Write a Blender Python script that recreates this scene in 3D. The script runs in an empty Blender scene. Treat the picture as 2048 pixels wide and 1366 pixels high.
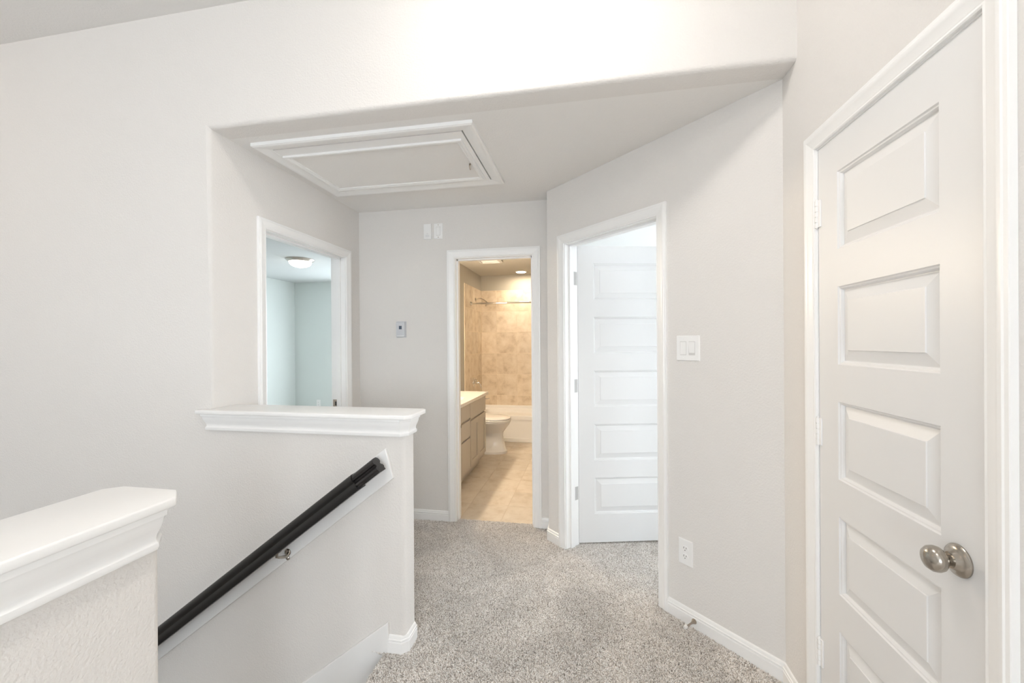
import bpy, bmesh, math, random
from mathutils import Vector, Matrix
random.seed(7)
sc = bpy.context.scene
COL = sc.collection
pi = math.pi

# ------------------------------------------------------------------ camera
def make_camera():
    f, cy, yaw, roll, pitch, h = 829.4955, 686.3665, 0.18115, -0.00653, -0.00125, 1.3818
    fw = Vector((-math.sin(yaw), math.cos(yaw), 0)); rt = Vector((math.cos(yaw), math.sin(yaw), 0)); up = Vector((0, 0, 1))
    fw, up = fw * math.cos(pitch) + up * math.sin(pitch), up * math.cos(pitch) - fw * math.sin(pitch)
    r2 = rt * math.cos(roll) + up * math.sin(roll); u2 = up * math.cos(roll) - rt * math.sin(roll)
    cam = bpy.data.cameras.new('camera'); cam.sensor_fit = 'HORIZONTAL'; cam.sensor_width = 36
    cam.lens = f / 2048 * 36; cam.shift_y = (cy - 683) / 2048; cam.clip_start = 0.02
    o = bpy.data.objects.new('camera', cam); COL.objects.link(o)
    b = -fw
    o.matrix_world = Matrix(((r2.x, u2.x, b.x, 0), (r2.y, u2.y, b.y, 0), (r2.z, u2.z, b.z, h), (0, 0, 0, 1)))
    sc.camera = o
make_camera()

# ------------------------------------------------------------------ world, exposure
EXPOSURE = 0.21
SKY = 11.0
LAMP_HALL, LAMP_ROOM, LAMP_STAIR, LAMP_BED, FILL_OFFICE = 50.0, 36.0, 18.0, 6.0, 25.0
CAN_BATH, VANITY_BATH = 180.0, 270.0
w = bpy.data.worlds.new('daylight'); sc.world = w; w.use_nodes = True
bg = w.node_tree.nodes['Background']; bg.inputs[0].default_value = (0.84, 0.925, 1.0, 1); bg.inputs[1].default_value = SKY
vs = sc.view_settings
vs.view_transform = 'Standard'; vs.look = 'None'; vs.gamma = 1; vs.use_curve_mapping = False; vs.exposure = EXPOSURE
sc.cycles.max_bounces = 7; sc.cycles.diffuse_bounces = 5; sc.cycles.caustics_reflective = False; sc.cycles.caustics_refractive = False; sc.cycles.sample_clamp_indirect = 6
sc.cycles.use_light_tree = False; sc.cycles.use_denoising = True; sc.cycles.use_adaptive_sampling = True; sc.cycles.adaptive_threshold = 0.06

def portal(name, loc, normal, sx, sy):
    L = bpy.data.lights.new(name, 'AREA'); L.shape = 'RECTANGLE'; L.size = sx; L.size_y = sy
    L.cycles.is_portal = True
    o = bpy.data.objects.new(name, L); COL.objects.link(o); o.location = loc
    o.rotation_euler = Vector(normal).to_track_quat('-Z', 'Z').to_euler()
    return o
# daylight through the windows; rear, side and second office windows are added fill
WIN_FILL = [(-1.35, -0.65), (-0.35, 0.45)]                    # added fill windows behind the camera: x ranges, wall at y = -4.2
WIN_BED = (-3.75, -2.25)                                    # x range, wall y = 6.4
WIN_SIDE_FILL = (-3.1, -1.8)                                   # window added to light the near half wall: y range, wall x = XR
WIN_OFFICE = [(2.75, 3.35), (3.8, 5.3)]                     # second one added to brighten the far part: y ranges, wall x = 3.4
for a, b in WIN_FILL:
    portal('window_daylight', ((a + b) / 2, -4.25, 1.45), (0, 1, 0), b - a, 1.7)
portal('window_daylight', (0.80, sum(WIN_SIDE_FILL) / 2, 1.45), (-1, 0, 0), WIN_SIDE_FILL[1] - WIN_SIDE_FILL[0], 1.7)
portal('window_daylight', (sum(WIN_BED) / 2, 6.45, 1.35), (0, -1, 0), WIN_BED[1] - WIN_BED[0], 1.5)
for a, b in WIN_OFFICE:
    portal('window_daylight', (3.45, (a + b) / 2, 1.4), (-1, 0, 0), b - a, 1.8)

# ------------------------------------------------------------------ layout numbers (metres)
YA, YB, XL, XR, C45, KC = 1.7328, 3.0828, -1.8183, 0.7818, 2.6356, -0.2787
ZC, ZG, TH = 2.4419, 3.0318, 0.115
HWX = -0.81                     # end of the half wall
CAPZ = 1.067
NX0, NX1, NY1 = -1.002, -0.878, 0.718   # near half wall
BXL, BXR, BYB, TUBY = -1.668, -0.24, 6.40, 5.70
R2 = math.sqrt(0.5)

# ------------------------------------------------------------------ materials
def nt(name):
    m = bpy.data.materials.new(name); m.use_nodes = True
    n = m.node_tree; b = n.nodes['Principled BSDF']
    return m, n, b
def pos(n, scale=None):
    g = n.nodes.new('ShaderNodeNewGeometry'); return g.outputs['Position']
def noise(n, scale, detail=2, rough=0.5, vec=None):
    t = n.nodes.new('ShaderNodeTexNoise'); t.inputs['Scale'].default_value = scale
    t.inputs['Detail'].default_value = detail; t.inputs['Roughness'].default_value = rough
    n.links.new(vec or pos(n), t.inputs['Vector']); return t
def bump(n, b, h, strength, dist):
    k = n.nodes.new('ShaderNodeBump'); k.inputs['Strength'].default_value = strength; k.inputs['Distance'].default_value = dist
    n.links.new(h, k.inputs['Height']); n.links.new(k.outputs[0], b.inputs['Normal']); return k
def ramp(n, fac, stops):
    r = n.nodes.new('ShaderNodeValToRGB'); e = r.color_ramp.elements
    while len(e) < len(stops): e.new(0.5)
    for q, (p, c) in zip(e, stops): q.position = p; q.color = (*c, 1)
    n.links.new(fac, r.inputs[0]); return r.outputs[0]
def paint(name, col, rough=0.6, bscale=0, bstr=0.3, bdist=0.001):
    """enamel, plastic, lacquer: a faint mottling of the gloss"""
    m, n, b = nt(name)
    b.inputs['Base Color'].default_value = (*col, 1)
    t = noise(n, bscale or 40.0, 1)
    r = n.nodes.new('ShaderNodeMapRange'); r.inputs['To Min'].default_value = rough * 0.92; r.inputs['To Max'].default_value = rough * 1.08
    n.links.new(t.outputs[0], r.inputs['Value']); n.links.new(r.outputs[0], b.inputs['Roughness'])
    if bscale: bump(n, b, t.outputs[0], bstr, bdist)
    return m
def matte(name, col, bscale, bstr, bdist):
    """flat wall paint over orange-peel texture"""
    m = bpy.data.materials.new(name); m.use_nodes = True; n = m.node_tree; n.nodes.remove(n.nodes['Principled BSDF'])
    d = n.nodes.new('ShaderNodeBsdfDiffuse'); d.inputs['Color'].default_value = (*col, 1); d.inputs['Roughness'].default_value = 0.3
    n.links.new(d.outputs[0], n.nodes['Material Output'].inputs['Surface'])
    t = noise(n, bscale, 2, 0.55); bump(n, d, t.outputs[0], bstr, bdist)
    return m
def metal(name, col, rough=0.25):
    m, n, b = nt(name); b.inputs['Metallic'].default_value = 1
    t = noise(n, 90, 2)
    r = n.nodes.new('ShaderNodeMapRange'); r.inputs['To Min'].default_value = rough * 0.8; r.inputs['To Max'].default_value = rough * 1.2
    n.links.new(t.outputs[0], r.inputs['Value']); n.links.new(r.outputs[0], b.inputs['Roughness'])
    b.inputs['Base Color'].default_value = (*col, 1); return m
def glow(name, col, strength):
    m, n, b = nt(name); b.inputs['Base Color'].default_value = (0.9, 0.9, 0.88, 1)
    b.inputs['Emission Color'].default_value = (*col, 1); b.inputs['Emission Strength'].default_value = strength
    return m
M = {}
M['wall'] = matte('wall_paint', (0.795, 0.770, 0.742), 130, 0.85, 0.0024)
M['wall_cool'] = matte('wall_paint_bedroom', (0.755, 0.797, 0.777), 150, 0.4, 0.0014)
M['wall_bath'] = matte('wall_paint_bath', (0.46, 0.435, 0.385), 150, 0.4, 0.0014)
M['ceiling'] = matte('ceiling_paint', (0.85, 0.832, 0.81), 110, 0.6, 0.0024)
M['ceiling_white'] = matte('ceiling_paint_white', (0.82, 0.83, 0.83), 110, 0.35, 0.0016)
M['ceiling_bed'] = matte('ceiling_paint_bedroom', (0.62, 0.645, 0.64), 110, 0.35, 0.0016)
M['trim'] = paint('trim_enamel', (0.935, 0.93, 0.92), 0.32)
M['door'] = paint('door_enamel', (0.805, 0.803, 0.80), 0.38, 320, 0.05, 0.0005)
M['plastic'] = paint('white_plastic', (0.92, 0.915, 0.905), 0.35)
M['plastic_shade'] = paint('plastic_frame_shaded', (0.68, 0.67, 0.655), 0.45)  # greyed to draw the shaded gap round each rocker
M['grey_plastic'] = paint('grey_plastic', (0.62, 0.63, 0.66), 0.4)
M['screen'] = paint('display_glass', (0.10, 0.13, 0.17), 0.15)
M['dark'] = paint('shaft_shade', (0.02, 0.02, 0.02), 0.9)  # near-black colour stands for the shade inside the hatch shaft
M['slot'] = paint('slot_dark', (0.06, 0.055, 0.05), 0.8)
M['rail'] = paint('espresso_lacquer', (0.018, 0.016, 0.016), 0.14)
M['sleeve'] = paint('espresso_satin', (0.009, 0.008, 0.0075), 0.38, 60, 0.1, 0.0006)
M['nickel'] = metal('satin_nickel', (0.43, 0.395, 0.35), 0.22)
M['hinge'] = paint('hinge_satin', (0.50, 0.49, 0.475), 0.45)
M['bronze'] = metal('dull_nickel', (0.42, 0.36, 0.30), 0.32)
M['chrome'] = metal('chrome', (0.80, 0.78, 0.75), 0.08)
M['rubber'] = paint('rubber_white', (0.82, 0.81, 0.79), 0.7)
M['porcelain'] = paint('porcelain', (0.85, 0.83, 0.80), 0.12)
M['tub'] = paint('tub_enamel', (0.85, 0.83, 0.80), 0.4)
M['cabinet'] = paint('cabinet_paint', (0.52, 0.475, 0.42), 0.42, 220, 0.08, 0.0005)
M['marble'] = paint('cultured_marble', (0.86, 0.83, 0.78), 0.15)
M['grout'] = matte('grout', (0.80, 0.70, 0.56), 300, 0.2, 0.0005)
M['grout_floor'] = matte('grout_floor', (0.66, 0.57, 0.46), 300, 0.2, 0.0005)

def travertine(name, base, dark, light, rough):
    m, n, b = nt(name)
    oi = n.nodes.new('ShaderNodeObjectInfo')
    sc_ = n.nodes.new('ShaderNodeVectorMath'); sc_.operation = 'SCALE'; sc_.inputs[0].default_value = (7.3, 11.1, 5.7)
    n.links.new(oi.outputs['Random'], sc_.inputs['Scale'])
    ad = n.nodes.new('ShaderNodeVectorMath'); ad.operation = 'ADD'
    n.links.new(pos(n), ad.inputs[0]); n.links.new(sc_.outputs[0], ad.inputs[1])
    t = noise(n, 8, 8, 0.62, ad.outputs[0]); t.inputs['Distortion'].default_value = 0.25
    c = ramp(n, t.outputs[0], [(0.30, dark), (0.47, base), (0.66, light)])
    hsv = n.nodes.new('ShaderNodeHueSaturation')
    r = n.nodes.new('ShaderNodeMapRange'); r.inputs['To Min'].default_value = 0.93; r.inputs['To Max'].default_value = 1.06
    n.links.new(oi.outputs['Random'], r.inputs['Value']); n.links.new(r.outputs[0], hsv.inputs['Value']); n.links.new(c, hsv.inputs['Color'])
    n.links.new(hsv.outputs[0], b.inputs['Base Color']); b.inputs['Roughness'].default_value = rough
    bump(n, b, t.outputs[0], 0.08, 0.001); return m
M['tile'] = travertine('travertine_wall', (0.655, 0.55, 0.42), (0.49, 0.385, 0.27), (0.74, 0.645, 0.52), 0.35)
M['tile_floor'] = travertine('travertine_floor', (0.68, 0.60, 0.50), (0.58, 0.49, 0.38), (0.74, 0.67, 0.575), 0.4)

def carpet_mat(name, instanced):
    m, n, b = nt(name)
    n.nodes.remove(b); b = n.nodes.new('ShaderNodeBsdfDiffuse'); n.links.new(b.outputs[0], n.nodes['Material Output'].inputs['Surface'])
    big = noise(n, 2.6, 2, 0.6); big.inputs['Distortion'].default_value = 1.2
    lay = ramp(n, big.outputs[0], [(0.35, (0.90, 0.90, 0.90)), (0.62, (1.06, 1.06, 1.06))])
    if instanced:
        a = n.nodes.new('ShaderNodeAttribute'); a.attribute_type = 'INSTANCER'; a.attribute_name = 'tint'; fac = a.outputs['Fac']
    else:
        fac = noise(n, 260, 3, 0.7).outputs[0]
    c = ramp(n, fac, [(0.0, (0.46, 0.415, 0.375)), (0.3, (0.69, 0.645, 0.60)), (0.65, (0.84, 0.80, 0.76)), (1.0, (0.94, 0.92, 0.89))])
    mx = n.nodes.new('ShaderNodeMix'); mx.data_type = 'RGBA'; mx.blend_type = 'MULTIPLY'; mx.inputs[0].default_value = 1
    n.links.new(c, mx.inputs[6]); n.links.new(lay, mx.inputs[7]); n.links.new(mx.outputs[2], b.inputs['Color'])
    b.inputs['Roughness'].default_value = 0.5
    if not instanced:
        bump(n, b, noise(n, 300, 2).outputs[0], 0.8, 0.004)
    return m
M['carpet'] = carpet_mat('carpet_backing', False)
M['pile'] = carpet_mat('carpet_yarn', True)
M['lamp_hall'] = glow('lamp_glass_hall', (1.0, 0.945, 0.885), LAMP_HALL)
M['lamp_room'] = glow('lamp_glass_room', (1.0, 0.945, 0.885), LAMP_ROOM)
M['lamp_stair'] = glow('lamp_glass_stair', (1.0, 0.72, 0.48), LAMP_STAIR)
M['lamp_bed'] = glow('lamp_glass_bed', (1.0, 0.92, 0.82), LAMP_BED)
M['fill_office'] = glow('fill_glass_office', (1.0, 0.97, 0.94), FILL_OFFICE)
M['lamp_can'] = glow('lamp_glass_can', (1.0, 0.82, 0.61), CAN_BATH)
M['lamp_vanity'] = glow('lamp_glass_vanity', (1.0, 0.82, 0.61), VANITY_BATH)

# ------------------------------------------------------------------ mesh helpers
class MB:
    def __init__(s): s.v, s.f = [], []
    def add(s, vs, fs):
        o = len(s.v); s.v += [tuple(p) for p in vs]; s.f += [tuple(i + o for i in q) for q in fs]; return s
    def box(s, x0, x1, y0, y1, z0, z1):
        v = [(x, y, z) for z in (z0, z1) for y in (y0, y1) for x in (x0, x1)]
        return s.add(v, [(0, 2, 3, 1), (4, 5, 7, 6), (0, 1, 5, 4), (2, 6, 7, 3), (0, 4, 6, 2), (1, 3, 7, 5)])
    def prism(s, pts, fn):
        """polygon pts extruded: fn(p, t) -> 3D for t in 0, 1"""
        n = len(pts); v = [fn(p, 0) for p in pts] + [fn(p, 1) for p in pts]
        return s.add(v, [tuple(range(n - 1, -1, -1)), tuple(range(n, 2 * n))] + [(i, (i + 1) % n, n + (i + 1) % n, n + i) for i in range(n)])
    def loops(s, rings, caps=True, close=True):
        n = len(rings[0]); v = [p for r in rings for p in r]; f = []
        for k in range(len(rings) - 1):
            for i in range(n if close else n - 1):
                j = (i + 1) % n; f.append((k * n + i, k * n + j, (k + 1) * n + j, (k + 1) * n + i))
        if caps:
            f.append(tuple(range(n - 1, -1, -1))); f.append(tuple((len(rings) - 1) * n + i for i in range(n)))
        return s.add(v, f)
    def lathe(s, prof, org, axis, seg=24):
        """prof: (radius, height along axis)"""
        ax = Vector(axis).normalized(); t = ax.orthogonal().normalized(); b = ax.cross(t); org = Vector(org)
        return s.loops([[org + ax * h + (t * math.cos(2 * pi * i / seg) + b * math.sin(2 * pi * i / seg)) * max(r, 1e-4) for i in range(seg)] for r, h in prof])
    def tube(s, pts, r, seg=12):
        pts = [Vector(p) for p in pts]; rings = []; prev = None
        for i, p in enumerate(pts):
            d = (pts[min(i + 1, len(pts) - 1)] - pts[max(i - 1, 0)]).normalized()
            t = d.orthogonal().normalized() if prev is None else (prev - d * prev.dot(d)).normalized()
            prev = t; b = d.cross(t); rr = r[i] if isinstance(r, (list, tuple)) else r
            rings.append([p + (t * math.cos(2 * pi * k / seg) + b * math.sin(2 * pi * k / seg)) * rr for k in range(seg)])
        return s.loops(rings)
    def sweep(s, path, prof, closed=False):
        """path: plan points; prof: (offset to the right-hand side of travel, z); mitred"""
        P = [Vector((p[0], p[1])) for p in path]; n = len(P); rings = []
        def nrm(a, b): d = (b - a).normalized(); return Vector((d.y, -d.x))
        for i in range(n):
            if closed: n0, n1 = nrm(P[i - 1], P[i]), nrm(P[i], P[(i + 1) % n])
            else:
                n0 = nrm(P[i - 1], P[i]) if i else nrm(P[0], P[1]); n1 = nrm(P[i], P[i + 1]) if i < n - 1 else n0
            m = (n0 + n1); m = m / m.length; m = m / max(0.3, m.dot(n0))
            rings.append([(P[i].x + m.x * o, P[i].y + m.y * o, z) for o, z in prof])
        if closed: rings.append(rings[0])
        return s.loops(rings, caps=not closed)
    def build(s, name, mat, parent=None, smooth=False, bevel=0, seg=2, clean=True, loc=None):
        me = bpy.data.meshes.new(name); me.from_pydata(s.v, [], s.f)
        bm = bmesh.new(); bm.from_mesh(me)
        if clean: bmesh.ops.remove_doubles(bm, verts=bm.verts, dist=1e-5)
        bmesh.ops.recalc_face_normals(bm, faces=bm.faces)
        if bevel:
            es = [e for e in bm.edges if len(e.link_faces) == 2 and e.calc_face_angle(0) > 0.6]
            bmesh.ops.bevel(bm, geom=es, offset=bevel, segments=seg, affect='EDGES', profile=0.5, clamp_overlap=True)
        bm.to_mesh(me); bm.free()
        if smooth:
            me.polygons.foreach_set('use_smooth', [True] * len(me.polygons))
            try: me.set_sharp_from_angle(angle=math.radians(31))
            except Exception: pass
        me.materials.append(mat)
        o = bpy.data.objects.new(name, me); COL.objects.link(o)
        if parent: o.parent = parent
        return o
def tag(o, label, cat, group=None, kind=None):
    if label: o['label'] = label
    if cat: o['category'] = cat
    if group: o['group'] = group
    if kind: o['kind'] = kind
    return o
def S(o, label, cat): return tag(o, label, cat, kind='structure')
def empty(name, loc=(0, 0, 0)):
    o = bpy.data.objects.new(name, None); COL.objects.link(o); o.location = loc; o.empty_display_size = 0.05; return o
def attach(o, parent):
    """parent keeping world coordinates (the parent is an Empty with a pure translation)"""
    o.parent = parent; o.matrix_parent_inverse = Matrix.Translation(-Vector(parent.location)); return o
def P(mb, name, mat, root, **k): return attach(mb.build(name, mat, **k), root)

def wall(name, org, u, n, pts, th, mat, label, bevels=(), r=0.018):
    """a slab: outline pts (along u, z), thickness th along n; bevels: test(v0, v1) -> True rounds that edge"""
    u = Vector((*u, 0)); n = Vector((*n, 0)); org = Vector((*org, 0))
    mb = MB().prism(pts, lambda p, t: org + u * p[0] + n * (th * t) + Vector((0, 0, p[1])))
    me = bpy.data.meshes.new(name); me.from_pydata(mb.v, [], mb.f); bm = bmesh.new(); bm.from_mesh(me)
    bmesh.ops.recalc_face_normals(bm, faces=bm.faces)
    if bevels:
        es = [e for e in bm.edges if bevels(e.verts[0].co, e.verts[1].co)]
        if es: bmesh.ops.bevel(bm, geom=es, offset=r, segments=5, affect='EDGES', profile=0.5)
    bm.to_mesh(me); bm.free(); me.materials.append(mat)
    me.polygons.foreach_set('use_smooth', [True] * len(me.polygons)); me.set_sharp_from_angle(angle=math.radians(28))
    o = bpy.data.objects.new(name, me); COL.objects.link(o)
    return S(o, label, 'wall')

def outline(u0, u1, z0, z1, doors=(), ):
    """rectangle with door notches (a, b, h) rising from z0"""
    p = [(u0, z1), (u0, z0)]
    for a, b, h in sorted(doors): p += [(a, z0), (a, h), (b, h), (b, z0)]
    return p + [(u1, z0), (u1, z1)]

DH = 2.045   # rough head height of the door openings

# ------------------------------------------------------------------ walls
e = 1e-3
def round_a(a, b):
    front = abs(a.y - YA) < e and abs(b.y - YA) < e
    head = front and abs(a.z - ZC) < e and abs(b.z - ZC) < e
    side = front and abs(a.x - XL) < e and abs(b.x - XL) < e
    end = abs(a.x - HWX) < e and abs(b.x - HWX) < e and abs(a.y - b.y) < e
    return head or side or end
wall('wall_front', (0, YA), (1, 0), (0, 1),
     [(-5.115, ZG + 0.1), (-5.115, -2.9), (HWX, -2.9), (HWX, 1.05), (XL, 1.05), (XL, ZC), (XR + 0.05, ZC), (XR + 0.05, ZG + 0.1)],
     TH, M['wall'], 'tall white textured wall beside the stairs with a wide opening into the hall', round_a, 0.02)
D1A, D1B = 2.090, 2.884
wall('wall_left', (XL, 0), (0, 1), (-1, 0), outline(YA + TH, 6.5, -0.1, ZC + 0.05, [(D1A - 0.02, D1B + 0.02, DH)]), TH, M['wall'],
     'hall wall holding the bedroom doorway behind the half wall cap')
BA, BB = -1.008, -0.411
wall('wall_back', (0, YB), (1, 0), (0, 1), outline(XL - TH, KC + 0.02, -0.1, ZC + 0.05, [(BA - 0.02, BB + 0.02, DH)]), TH, M['wall'],
     'end wall of the hall with the bathroom doorway and thermostat')
# the 45 degree wall: u runs from the far corner towards the near one
def D45(s, off=0.0):          # s along the wall from (KC, C45-KC); off > 0 goes into the room side (towards camera)
    return (KC + s * R2 - off * R2, C45 - KC - s * R2 - off * R2)
LEN45 = (XR - KC) / R2
EA, EB = (-0.1948 - KC) / R2 + 0.064, (0.4016 - KC) / R2 - 0.064
wall('wall_angled', D45(0), (R2, -R2), (R2, R2), outline(0, LEN45 + 0.04, -0.1, ZC + 0.05, [(EA - 0.02, EB + 0.02, DH)]), TH, M['wall'],
     'diagonal hall wall with the open door, light switch and outlet')
mb = MB().box(KC, -0.125, C45 - KC + 0.001, YB + TH, -0.1, ZC + 0.05)
S(mb.build('wall_return', M['wall']), 'short return of wall between the diagonal wall and the bathroom doorway', 'wall')
CA, CB = 0.985, 1.597
wall('wall_right', (XR, 0), (0, 1), (1, 0), outline(WIN_SIDE_FILL[1], C45 - XR + 0.1, -0.1, ZG + 0.1, [(CA - 0.02, CB + 0.02, DH)]), TH, M['wall'],
     'white textured wall around the closed closet door')
S(MB().box(XR + 0.75, XR + 0.80, 0.6, 2.0, -0.1, 2.6).box(XR + TH, XR + 0.8, 0.6, 0.65, -0.1, 2.6).box(XR + TH, XR + 0.8, 0.6, 2.0, 2.5, 2.6).build('wall_closet', M['wall']), 'inner walls of the closet behind the closed door', 'wall')
# near half wall on the other side of the stairs
def round_n(a, b): return abs(a.x - b.x) < e and abs(a.y - b.y) < e and abs(a.y - NY1) < e
wall('wall_near', (NX0, 0), (0, 1), (1, 0), [(-0.62, -2.9), (NY1, -2.9), (NY1, 1.05), (-0.62, 1.05)], NX1 - NX0, M['wall'],
     'white textured half wall closest to the camera beside the stairs', round_n, 0.016)

def windowed(name, org, u, n, u0, u1, z0, z1, wins, mat, label, th=TH):
    """wall with window holes (a, b, s, h) built as piers, sills and heads in one mesh"""
    U = Vector((*u, 0)); N = Vector((*n, 0)); O = Vector((*org, 0)); mb = MB()
    def blk(a, b, c, d):
        mb.prism([(a, c), (b, c), (b, d), (a, d)], lambda p, t: O + U * p[0] + N * th * t + Vector((0, 0, p[1])))
    x = u0
    for a, b, s, h in sorted(wins):
        blk(x, a, z0, z1); blk(a, b, z0, s); blk(a, b, h, z1); x = b
    blk(x, u1, z0, z1)
    o = S(mb.build(name, mat), label, 'wall')
    return o
def window(name, org, u, n, a, b, s, h, label):
    U = Vector((*u, 0)); N = Vector((*n, 0)); O = Vector((*org, 0))
    root = empty(name, O + U * a + Vector((0, 0, s))); S(root, label, 'window')
    def bar(nm, a0, a1, z0, z1, d0=0.03, d1=0.08):
        mb = MB().prism([(a0, z0), (a1, z0), (a1, z1), (a0, z1)], lambda p, t: O + U * p[0] + N * (d0 + (d1 - d0) * t) + Vector((0, 0, p[1])))
        P(mb, nm, M['trim'], root)
    bar('window_frame', a, a + 0.04, s, h); bar('window_frame', b - 0.04, b, s, h); bar('window_frame', a, b, s, s + 0.04); bar('window_frame', a, b, h - 0.04, h)
    bar('sash_rail', a, b, (s + h) / 2 - 0.02, (s + h) / 2 + 0.02, 0.04, 0.07)
    bar('window_sill', a - 0.03, b + 0.03, s - 0.025, s, -0.03, 0.08)
windowed('wall_rear', (0, -4.2), (1, 0), (0, -1), -4.6, XR + 0.1, -0.1, ZG + 0.1, [(a, b, 0.6, 2.3) for a, b in WIN_FILL], M['wall'], 'rear wall of the upstairs room with added fill windows')
for i, (a, b) in enumerate(WIN_FILL): window('window_%d' % (i + 1), (0, -4.2), (1, 0), (0, -1), a, b, 0.6, 2.3, ['added fill window behind the camera on the stair side', 'added fill window behind the camera on the closet side'][i])
windowed('wall_right_rear', (XR, 0), (0, 1), (1, 0), -4.3, WIN_SIDE_FILL[1], -0.1, ZG + 0.1, [(*WIN_SIDE_FILL, 0.6, 2.3)], M['wall'], 'continuation of the closet wall with an added fill window behind the camera')
window('window_4', (XR, 0), (0, 1), (1, 0), *WIN_SIDE_FILL, 0.6, 2.3, 'added fill window in the closet wall behind the camera')
windowed('wall_stair', (-4.5, 0), (0, 1), (-1, 0), -4.3, YA + 0.02, -2.9, ZG + 0.1, [], M['wall'], 'side wall closing the stairwell past the picture edge')
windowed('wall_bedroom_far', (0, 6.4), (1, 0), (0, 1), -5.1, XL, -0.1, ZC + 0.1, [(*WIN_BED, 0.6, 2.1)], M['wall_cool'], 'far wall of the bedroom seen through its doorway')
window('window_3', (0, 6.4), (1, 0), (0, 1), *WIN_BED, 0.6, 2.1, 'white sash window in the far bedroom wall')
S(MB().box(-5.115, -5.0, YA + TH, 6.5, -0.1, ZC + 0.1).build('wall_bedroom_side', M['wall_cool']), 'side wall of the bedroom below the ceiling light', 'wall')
windowed('wall_office_far', (3.4, 0), (0, 1), (1, 0), 1.8, 5.7, -0.1, ZC + 0.1, [(a, b, 0.5, 2.3) for a, b in WIN_OFFICE], M['ceiling_white'], 'window wall of the bright room behind the open door')
for i, (a, b) in enumerate(WIN_OFFICE): window('window_%d' % (5 + i), (3.4, 0), (0, 1), (1, 0), a, b, 0.5, 2.3, ['narrow white sash window of the bright room nearest the hall', 'wide window added to brighten the far part of the room'][i])
S(MB().box(-0.125, 3.5, 5.6, 5.7, -0.1, ZC + 0.1).build('wall_office_back', M['ceiling_white']), 'back wall of the bright room behind the open door', 'wall')
S(MB().box(XR + 0.05, 3.5, 1.85, 1.95, -0.1, ZC + 0.1).build('wall_office_near', M['ceiling_white']), 'near wall of the bright room beside the open door', 'wall')
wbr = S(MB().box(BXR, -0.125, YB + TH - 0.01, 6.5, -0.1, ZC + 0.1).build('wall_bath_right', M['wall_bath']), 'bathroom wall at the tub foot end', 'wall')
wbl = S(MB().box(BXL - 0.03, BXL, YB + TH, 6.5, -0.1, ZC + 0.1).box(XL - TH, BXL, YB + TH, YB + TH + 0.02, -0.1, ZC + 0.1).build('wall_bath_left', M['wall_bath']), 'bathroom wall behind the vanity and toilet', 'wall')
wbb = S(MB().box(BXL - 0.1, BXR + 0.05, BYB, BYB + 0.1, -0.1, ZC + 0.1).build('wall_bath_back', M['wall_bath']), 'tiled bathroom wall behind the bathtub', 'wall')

# ------------------------------------------------------------------ ceilings and floors
HX0, HX1, HY0, HY1 = -1.672, -0.603, 1.972, 2.602      # hatch opening
mb = MB()
for a, b, c, d in ((XL - 0.1, 1.0, YA + TH, HY0), (XL - 0.1, 1.0, HY1, YB + 0.05), (XL - 0.1, HX0, HY0, HY1), (HX1, 1.0, HY0, HY1)):
    mb.box(a, b, c, d, ZC, ZC + 0.08)
S(mb.build('ceiling', M['ceiling'], clean=False), 'flat white hall ceiling with the attic hatch', 'ceiling')
S(MB().box(-4.6, XR + 0.1, -4.3, YA + 0.05, ZG, ZG + 0.1).build('ceiling_stairs', M['ceiling']), 'higher white ceiling over the stairs', 'ceiling')
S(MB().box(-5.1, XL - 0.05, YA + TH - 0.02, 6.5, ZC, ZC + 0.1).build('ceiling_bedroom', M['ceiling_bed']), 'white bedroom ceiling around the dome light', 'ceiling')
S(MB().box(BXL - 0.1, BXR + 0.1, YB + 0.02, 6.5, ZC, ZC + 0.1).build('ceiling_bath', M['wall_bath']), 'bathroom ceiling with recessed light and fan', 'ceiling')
S(MB().box(-0.2, 3.5, 1.8, 5.7, ZC + 0.081, ZC + 0.15).build('ceiling_office', M['ceiling_white']), 'white ceiling of the bright room', 'ceiling')
S(MB().box(HX0 - 0.05, HX1 + 0.05, HY0 - 0.05, HY0, ZC + 0.08, ZC + 0.4).box(HX0 - 0.05, HX1 + 0.05, HY1, HY1 + 0.05, ZC + 0.08, ZC + 0.4)
  .box(HX0 - 0.05, HX0, HY0, HY1, ZC + 0.08, ZC + 0.4).box(HX1, HX1 + 0.05, HY0, HY1, ZC + 0.08, ZC + 0.4).box(HX0 - 0.05, HX1 + 0.05, HY0 - 0.05, HY1 + 0.05, ZC + 0.4, ZC + 0.45)
  .build('ceiling_attic', M['dark'], clean=False), 'attic shaft above the hatch with its shade painted near black', 'ceiling')

EDGE = -0.890
fl = MB()
for a, b, c, d in ((EDGE, XR + 0.8, -4.3, YA), (-4.6, EDGE, -4.3, -0.62), (HWX - 0.05, XR + 0.8, YA, YA + TH), (XL - 0.05, XR + 0.8, YA + TH, YB + 0.058), (-5.1, XL - 0.05, YA + TH, 6.5), (-0.125, 3.5, YB + 0.058, 5.7), (XR + 0.8, 3.5, 1.85, YB + 0.058)):
    fl.box(a, b, c, d, -0.12, -0.012)
S(fl.build('floor', M['carpet'], clean=False), 'grey beige carpeted floor of the hall and rooms', 'floor')
S(MB().box(BXL, BXR, YB + 0.058, BYB, -0.12, -0.012).build('floor_bath', M['grout_floor']), 'tiled bathroom floor', 'floor')
fb = bpy.data.objects['floor_bath']
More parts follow.
